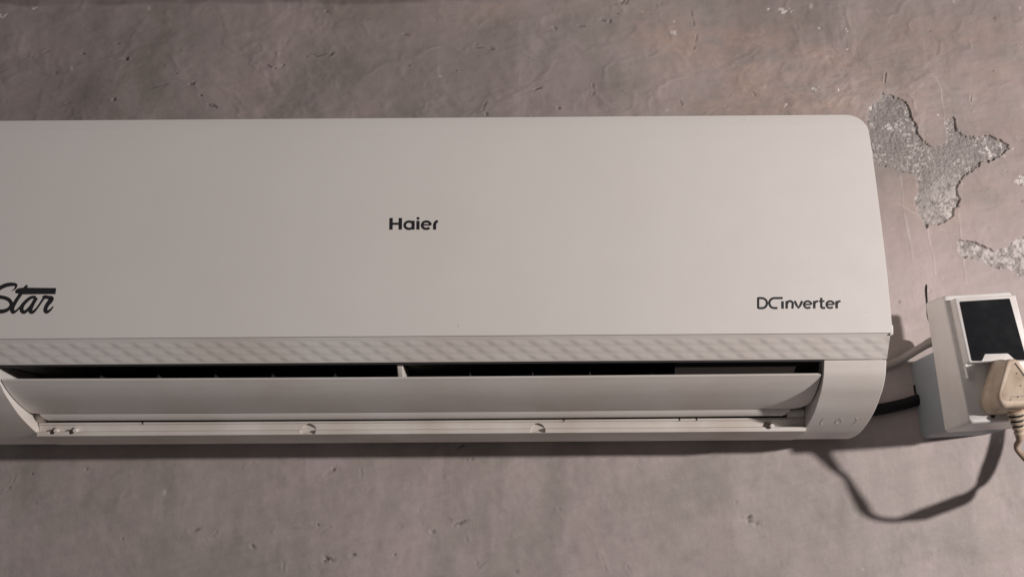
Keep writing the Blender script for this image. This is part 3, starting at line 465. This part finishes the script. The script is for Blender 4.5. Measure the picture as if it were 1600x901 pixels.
# louvre flap: curved blade with rounded lower corners
FP = catmull([(-0.1774, 0.0368), (-0.1680, 0.0303), (-0.1565, 0.0243), (-0.1425, 0.0192), (-0.1300, 0.0157), (-0.1180, 0.0131)], 8)
FP = [tuple(p) for p in FP]
S0 = [0]; 
for a, b in zip(FP, FP[1:]): S0.append(S0[-1]+math.hypot(a[0]-b[0], a[1]-b[1]))
V = []; F = []; ncx = 120
def flap_hw(s):
    d = S0[-1]-s; R = 0.022
    return 0.3845 if d > R else 0.3845-0.016*(1-math.sqrt(max(1-((R-d)/R)**2, 0)))
for (yy, zz), s in zip(FP, S0):
    hw = flap_hw(s)
    for i in range(ncx+1):
        x = -hw+2*hw*i/ncx; x = max(x, lx(zz)+0.0014); V.append((x, yy, zz-0.0008*(1-(x/0.385)**2)))
for j in range(len(FP)-1):
    for i in range(ncx): a = j*(ncx+1)+i; F.append((a, a+1, a+ncx+2, a+ncx+1))
me = bpy.data.meshes.new('flap'); me.from_pydata(V, [], F); me.shade_smooth(); me.materials.append(m_body)
flap = bpy.data.objects.new('flap', me); C.objects.link(flap); flap.parent = AC
bm = bmesh.new(); bm.from_mesh(me); bmesh.ops.recalc_face_normals(bm, faces=bm.faces)
bm.faces.ensure_lookup_table()
if bm.faces[0].normal.y > 0: bmesh.ops.reverse_faces(bm, faces=bm.faces)
bm.to_mesh(me); bm.free()
s = flap.modifiers.new('solid', 'SOLIDIFY'); s.thickness = 0.0024; s.offset = -1; bev(flap, 0.0008, 3, 50)
LR = [(-0.0700, 0.0155, 0.362), (-0.1120, 0.0142, 0.3675), (-0.1176, 0.0129, 0.3690), (-0.1168, 0.0119, 0.3685), (-0.1148, 0.0099, 0.3670), (-0.1122, 0.0080, 0.3645), (-0.1100, 0.0073, 0.3620), (-0.0700, 0.0120, 0.3560)]
V = []; F = []; k = len(LR); nn = 60
for i in range(nn+1):
    for (yy, zz, hw) in LR:
        x = -hw+2*hw*i/nn; V.append((x, yy, zz-0.0008*(1-(x/0.385)**2)))
for i in range(nn):
    for j in range(k): F.append((i*k+j, i*k+(j+1) % k, (i+1)*k+(j+1) % k, (i+1)*k+j))
F += [tuple(range(k)), tuple(nn*k+j for j in range(k))]
lipo = obj('flap_lip', V, F, m_body, flap); auto(lipo, 40)
for sx in (1, -1):
    x0, x1 = sorted((sx*0.3690, sx*0.3858)); V, F = prism_x(round_poly([(-0.1080, 0.0125), (-0.1040, 0.0065), (-0.080, 0.0065), (-0.080, 0.0190), (-0.1020, 0.0190)], 0.003), x0, x1); bev(obj('hinge_block', V, F, m_body, AC), 0.001)
# lower tray between the caps
TP = [(-0.066, 0.0100), (-0.0995, 0.0066), (-0.1022, 0.0062), (-0.1030, 0.0040), (-0.1012, 0.0036), (-0.0995, -0.0020), (-0.1042, -0.0030), (-0.1050, -0.0036), (-0.1046, -0.0074), (-0.0850, -0.0102), (-0.0658, -0.0112), (-0.0450, -0.0100), (-0.0200, -0.0066), (-0.003, -0.0045), (-0.003, 0.0100)]
V, F = prism_x(TP, -0.3755, 0.3860, 1)
tray = obj('lower_tray', V, F, m_tray, AC); 
# screw recesses cut through the tray face
def cutter(x, z, r_, y0=-0.112, y1=-0.094):
    V = []; F = []; n = 28
    for yy in (y0, y1):
        for k in range(n): t = 2*math.pi*k/n; V.append((x+r_*math.cos(t), yy, max(z+r_*math.sin(t), -0.0071)))
    F = [(k, (k+1) % n, n+(k+1) % n, n+k) for k in range(n)]+[tuple(range(n)), tuple(range(n, 2*n))]; return V, F
holes = [(-0.1069, -0.0040, 0.0078), (0.1207, -0.0050, 0.0078)]
CV = []; CF = []
for hx, hz, hr in holes+[(0.3490, -0.0012, 0.0040), (-0.3610, -0.0022, 0.0036), (-0.3420, -0.0022, 0.0036)]:
    V, F = cutter(hx, hz, hr); b = len(CV); CV += V; CF += [tuple(q+b for q in ff) for ff in F]
co = obj('cut', CV, CF, m_tray, None, False)
bo = tray.modifiers.new('b', 'BOOLEAN'); bo.operation = 'DIFFERENCE'; bo.object = co; bo.solver = 'EXACT'
dg = bpy.context.evaluated_depsgraph_get(); nm = bpy.data.meshes.new_from_object(tray.evaluated_get(dg)); tray.modifiers.clear(); tray.data = nm; nm.name = 'lower_tray'
bpy.data.objects.remove(co)
auto(tray, 30); bev(tray, 0.0005, 2, 40)
for hx, hz, hr in holes:      # tilted screw cover set into each recess
    n = 28; V = [(hx, -0.1005, hz)]
    for k in range(n): t = 2*math.pi*k/n; V.append((hx+(hr-0.0002)*math.cos(t), -0.1005+0.45*hr*max(-0.75, math.sin(t)), max(hz+(hr-0.0002)*math.sin(t), -0.0070)))
    F = [(0, 1+k, 1+(k+1) % n) for k in range(n)]
    auto(obj('screw_cover', V, F, m_tray, tray), 30)
for hx in (0.3530, -0.3575, -0.3385):
    V, F = tube([(hx, -0.0960, -0.0018), (hx, -0.1035, -0.0018), (hx, -0.1050, -0.0020)], 0.0021, 14)
    bev(obj('peg', V, F, m_body, tray), 0.0005, 2)
for x in (-0.272, 0.147, 0.262, 0.279):       # hairline splits and a clip window in the ledge
    V, F = prism_x([(-0.1034, 0.0066), (-0.1034, 0.0036), (-0.1020, 0.0036), (-0.1020, 0.0066)], x, x+0.0005); obj('ledge_split', V, F, m_black, tray, False)

# ---------------------------------------------------------------- switch box beside it
T0 = math.radians(3.0)
BOX = thing('switch_box', 'white surface mounted socket box with black display cover right of the air conditioner', 'socket box', (0.5710, 0, 0.0630), (0, -T0, 0))
def b2l(x, z): # wall X,Z -> box local u,v
    dx, dz = x-0.5710, z-0.0630; return (dx*math.cos(T0)+dz*math.sin(T0), -dx*math.sin(T0)+dz*math.cos(T0))
# grey back box with a notch for the cable
bb = round_poly([(-0.0365, -0.0665), (0.0365, -0.0665), (0.0365, 0.0180), (-0.0365, 0.0180)], 0.006)
V, F = prism_y(bb, -0.0735, 0.0)
bk = obj('back_box', V, F, m_back, BOX); auto(bk, 40); bev(bk, 0.0008, 2, 50)
V, F = prism_y(rbox_poly(-0.0371, -0.0355, -0.0300, -0.0080, 0.0006, 2), -0.0060, -0.0008)
obj('knockout', V, F, m_black, bk, False)
def cover_mesh(outline, ys, insets):
    V = []; F = []; cx = sum(p[0] for p in outline)/len(outline); cz = sum(p[1] for p in outline)/len(outline)
    hx = max(p[0] for p in outline)-cx; hz = max(p[1] for p in outline)-cz; k = len(outline)
    for yy, ins in zip(ys, insets): V += [(cx+(p[0]-cx)*(hx-ins)/hx, yy, cz+(p[1]-cz)*(hz-ins)/hz) for p in outline]
    for j in range(len(ys)-1):
        for i in range(k): F.append((j*k+i, j*k+(i+1) % k, (j+1)*k+(i+1) % k, (j+1)*k+i))
    F.append(tuple(range(k))); F.append(tuple((len(ys)-1)*k+i for i in range(k))); return V, F
V, F = cover_mesh(rbox_poly(-0.0385, 0.0375, -0.0675, 0.0692, 0.0045, 6), [-0.0730, -0.0734, -0.1165, -0.1188, -0.1200], [0.0006, 0.0, 0.0026, 0.0032, 0.0048])
cover = auto(obj('cover', V, F, m_box, BOX), 50)
# raised display bezel and dark window
BO = round_poly([(-0.0298, 0.0610), (0.0330, 0.0610), (0.0330, -0.0068), (-0.0298, -0.0068)], 0.0022)
V, F = cover_mesh(BO, [-0.1195, -0.1300, -0.1318, -0.1325], [0.0, 0.0003, 0.0008, 0.0018])
bez = auto(obj('bezel', V, F, m_box, BOX), 50)
SO = round_poly([b2l(0.5428, 0.1182), b2l(0.5935, 0.1212), b2l(0.5985, 0.0570), b2l(0.5880, 0.0570), b2l(0.5818, 0.0640), b2l(0.5594, 0.0636), b2l(0.5552, 0.0566), b2l(0.5450, 0.0566)], 0.0014)
V, F = prism_y(SO, -0.1329, -0.1310)
sc = obj('display_window', V, F, m_screen, bez); auto(sc, 40); bev(sc, 0.0003, 2, 50)
V, F = prism_y(rbox_poly(-0.0300, -0.0280, -0.0210, -0.0065, 0.0008, 3), -0.1250, -0.1195); bev(obj('rail', V, F, m_box, bez), 0.0005)
V, F = tube([(-0.0118, -0.1200, -0.0590), (-0.0118, -0.1208, -0.0590)], 0.0022, 16); scr = obj('screw', V, F, m_metal, cover); auto(scr, 40)
V, F = prism_y([(-0.0135, -0.0599), (-0.0101, -0.0585), (-0.0103, -0.0580), (-0.0137, -0.0594)], -0.1210, -0.1207); obj('screw_slot', V, F, m_black, scr, False)

def lean(o):     # the cover stands out further at its foot than at its head
    for vx in o.data.vertices:
        if vx.co.y < -0.074: vx.co.y += 0.115*vx.co.z*min(1.3, (-vx.co.y-0.073)/0.047)
for o_ in (cover, bez, sc, scr)+tuple(scr.children)+tuple(c_ for c_ in bez.children if c_ is not sc): lean(o_)
# ---------------------------------------------------------------- plug and its cord
TP0 = T0*0.8
PLUG = thing('power_plug', 'dirty beige three pin plug pushed into the white socket box', 'plug', (0.5745, -0.1235, 0.0300), (0, -TP0, 0))
tri = round_poly([(-0.0060, 0.0280), (0.0060, 0.0280), (0.0235, -0.0130), (0.0195, -0.0250), (-0.0195, -0.0250), (-0.0240, -0.0130)], 0.0135, 9)
V = []; F = []; k = len(tri); prof = [(0.000, 0.97), (-0.002, 1.0), (-0.010, 1.0), (-0.018, 0.93), (-0.0245, 0.885), (-0.030, 0.885), (-0.0335, 0.86), (-0.0352, 0.80), (-0.0355, 0.74)]
for yy, sc_ in prof: V += [(a*sc_, yy, b*sc_) for a, b in tri]
for j in range(len(prof)-1):
    for i in range(k): F.append((j*k+i, j*k+(i+1) % k, (j+1)*k+(i+1) % k, (j+1)*k+i))
F.append(tuple(range(k))); F.append(tuple((len(prof)-1)*k+i for i in range(k)))
pb = obj('plug_body', V, F, m_plug, PLUG); auto(pb, 60)
# moulded diagonal ribs on the face, a raised rim around them
inner = round_poly([(-0.0012, 0.0195), (0.0012, 0.0195), (0.0165, -0.0110), (0.0150, -0.0160), (-0.0150, -0.0160), (-0.0165, -0.0110)], 0.003, 4)
def inpoly(x, z, P):
    c_ = False
    for (a, b), (d, e) in zip(P, P[1:]+P[:1]):
        if (b > z) != (e > z) and x < (d-a)*(z-b)/(e-b)+a: c_ = not c_
    return c_
V = []; F = []; st = 0.0011
for i in range(-34, 35):
    run = []
    for t in np.linspace(-0.03, 0.03, 121):
        x = i*st*0.707+t*0.707; z = i*st*0.707*-1+t*0.707
        if inpoly(x, z, inner): run.append((x, z))
        elif len(run) > 2: break
    if len(run) > 2:
        (x0, z0), (x1, z1) = run[0], run[-1]; w = 0.00026*0.707; b = len(V)
        V += [(x0-w, -0.0355, z0+w), (x1-w, -0.0355, z1+w), (x1+w, -0.0355, z1-w), (x0+w, -0.0355, z0-w), (x0, -0.0359, z0), (x1, -0.0359, z1)]
        F += [(b, b+1, b+5, b+4), (b+4, b+5, b+2, b+3), (b, b+4, b+3), (b+1, b+2, b+5)]
rb = obj('grip_ribs', V, F, m_plug, pb, False); rb['kind'] = 'stuff'
strokes('rim_line', [([(0.0014, 0.0200), (0.0170, -0.0085)], [0.0004]*2)], lambda z: -0.0358, pb, m_black, 0.0003)
strokes('crack_line', [([(-0.0095, -0.0160), (-0.0080, -0.0145), (-0.0070, -0.0120), (0.0000, -0.0118), (0.0080, -0.0122)], [0.00016]*5)], lambda z: -0.0358, pb, m_metal, 0.0002, smooth_n=1)
for (a, b) in ((0.0015, 0.0100), (0.0035, -0.0020), (-0.0010, -0.0125)):
    V, F = tube([(a, -0.0350, b), (a, -0.0363, b)], 0.00045, 8); obj('pin_mark', V, F, m_black, pb, False)
# strain relief: stacked collars, notched
AX = np.array([0.0045, 0.0105, -0.0245]); o0 = np.array([0.0040, -0.0160, -0.0225])
tax = AX/np.linalg.norm(AX); aa = np.array([1., 0, 0]); aa -= tax*(aa@tax); aa /= np.linalg.norm(aa); bbv = np.cross(tax, aa)
L0 = 0.0265
core = [o0+tax*L0*t for t in (0, 0.5, 1.0, 1.12)]
V, F = sweep(core, [(aa, bbv)]*4, [(0.0062, 0.0052), (0.0048, 0.0042), (0.0038, 0.0035), (0.0034, 0.0034)], 20)
sr = obj('strain_relief', V, F, m_cord, PLUG); auto(sr, 40)
for k_ in range(5):
    t0, t1 = 0.03+k_*0.20, 0.03+k_*0.20+0.12; ra = 0.0084-0.0009*k_
    V, F = sweep([o0+tax*L0*t0, o0+tax*L0*(t0+0.02), o0+tax*L0*(t1-0.02), o0+tax*L0*t1], [(aa, bbv)]*4, [(ra-0.0006, ra*0.85-0.0006), (ra, ra*0.85), (ra-0.0003, ra*0.85-0.0003), (ra-0.001, ra*0.85-0.001)], 22)
    auto(obj('collar', V, F, m_plug, sr), 50)
    if k_ < 4:
        tm = (t1+0.04); q_ = o0+tax*L0*tm; V, F = sweep([q_-tax*0.0011, q_+tax*0.0011], [(aa, bbv)]*2, [(ra-0.0016, (ra-0.0016)*0.85)]*2, 22); obj('slot', V, F, m_black, sr, False)
# cord: flat, twisting, hangs in a loop and comes back to the wall
PLUG_M = Matrix.Translation((0.5745, -0.1235, 0.0300)) @ Matrix.Rotation(-TP0, 4, 'Y')
endp = np.array(PLUG_M @ Vector(core[-1]))
pts = [(*endp, 0.0050)]
for (sx_, sz_, d, w) in CORD:
    S_ = np.array([sx_, 0, sz_]); Lp = np.array(LAMP); P_ = S_+(Lp-S_)*(d/1.32); pts.append((*P_, w))
pts = catmull([np.array(q) for q in pts], 8); path = [q[:3] for q in pts]
fr = []; rd = []
for i, q in enumerate(pts):
    t = path[min(i+1, len(path)-1)]-path[max(i-1, 0)]; t /= np.linalg.norm(t)
    l = np.array(LAMP)-q[:3]; l /= np.linalg.norm(l); a = np.cross(t, l); a /= np.linalg.norm(a); b = np.cross(t, a)
    w = min(max(q[3]/2, 0.0023), 0.0058); cc = math.sqrt(max(0, (w*w-0.0022**2)/(0.0060**2-0.0022**2))); ph = math.acos(min(1, cc))
    M1 = a*math.cos(ph)+b*math.sin(ph); M2 = -a*math.sin(ph)+b*math.cos(ph); fr.append((M1, M2)); rd.append((0.0028+0.0032*min(1, max(0, (i-9)/12)), 0.0024))
V, F = sweep(path, fr, rd, 12)
inv = PLUG_M.inverted(); V = [tuple(inv @ Vector(q)) for q in V]
cord = obj('cord', V, F, m_cord, PLUG); auto(cord, 60)

# ---------------------------------------------------------------- loose cables by the wall
P = catmull([(0.5560, -0.0075, 0.0395), (0.5390, -0.0072, 0.0370), (0.5200, -0.0066, 0.0315), (0.4950, -0.0060, 0.0265), (0.4600, -0.0065, 0.0220), (0.4200, -0.0075, 0.0210)], 6)
V, F = tube(P, 0.0062, 16); auto(tag(obj('black_cable', V, F, m_cableb), 'thick black cable running from behind the air conditioner into the socket box', 'cable'), 50)
P = catmull([(0.5620, -0.0300, 0.0985), (0.5500, -0.0230, 0.0965), (0.5380, -0.0140, 0.0900), (0.5200, -0.0080, 0.0800), (0.5000, -0.0060, 0.0725), (0.4600, -0.0060, 0.0620)], 6)
V, F = tube(P, [0.0066-0.0022*min(1, i_/9) for i_ in range(len(P))], 16); auto(tag(obj('grey_cable', V, F, m_cableg), 'pale grey cable rising from the air conditioner to the top of the grey back box', 'cable'), 50)
P = catmull([(0.5597, 0.0030, 0.1665), (0.5597, -0.0006, 0.1640), (0.5590, -0.0004, 0.1550), (0.5588, -0.0002, 0.1400), (0.5592, -0.0006, 0.1290), (0.5625, -0.0010, 0.1205), (0.5660, 0.0000, 0.1180)], 6)
V, F = tube(P, [0.0016]*5+[0.0009]*(len(P)-5), 10); auto(tag(obj('wire', V, F, m_cableb), 'thin black wire hooked out of the wall above the socket box', 'wire'), 60)
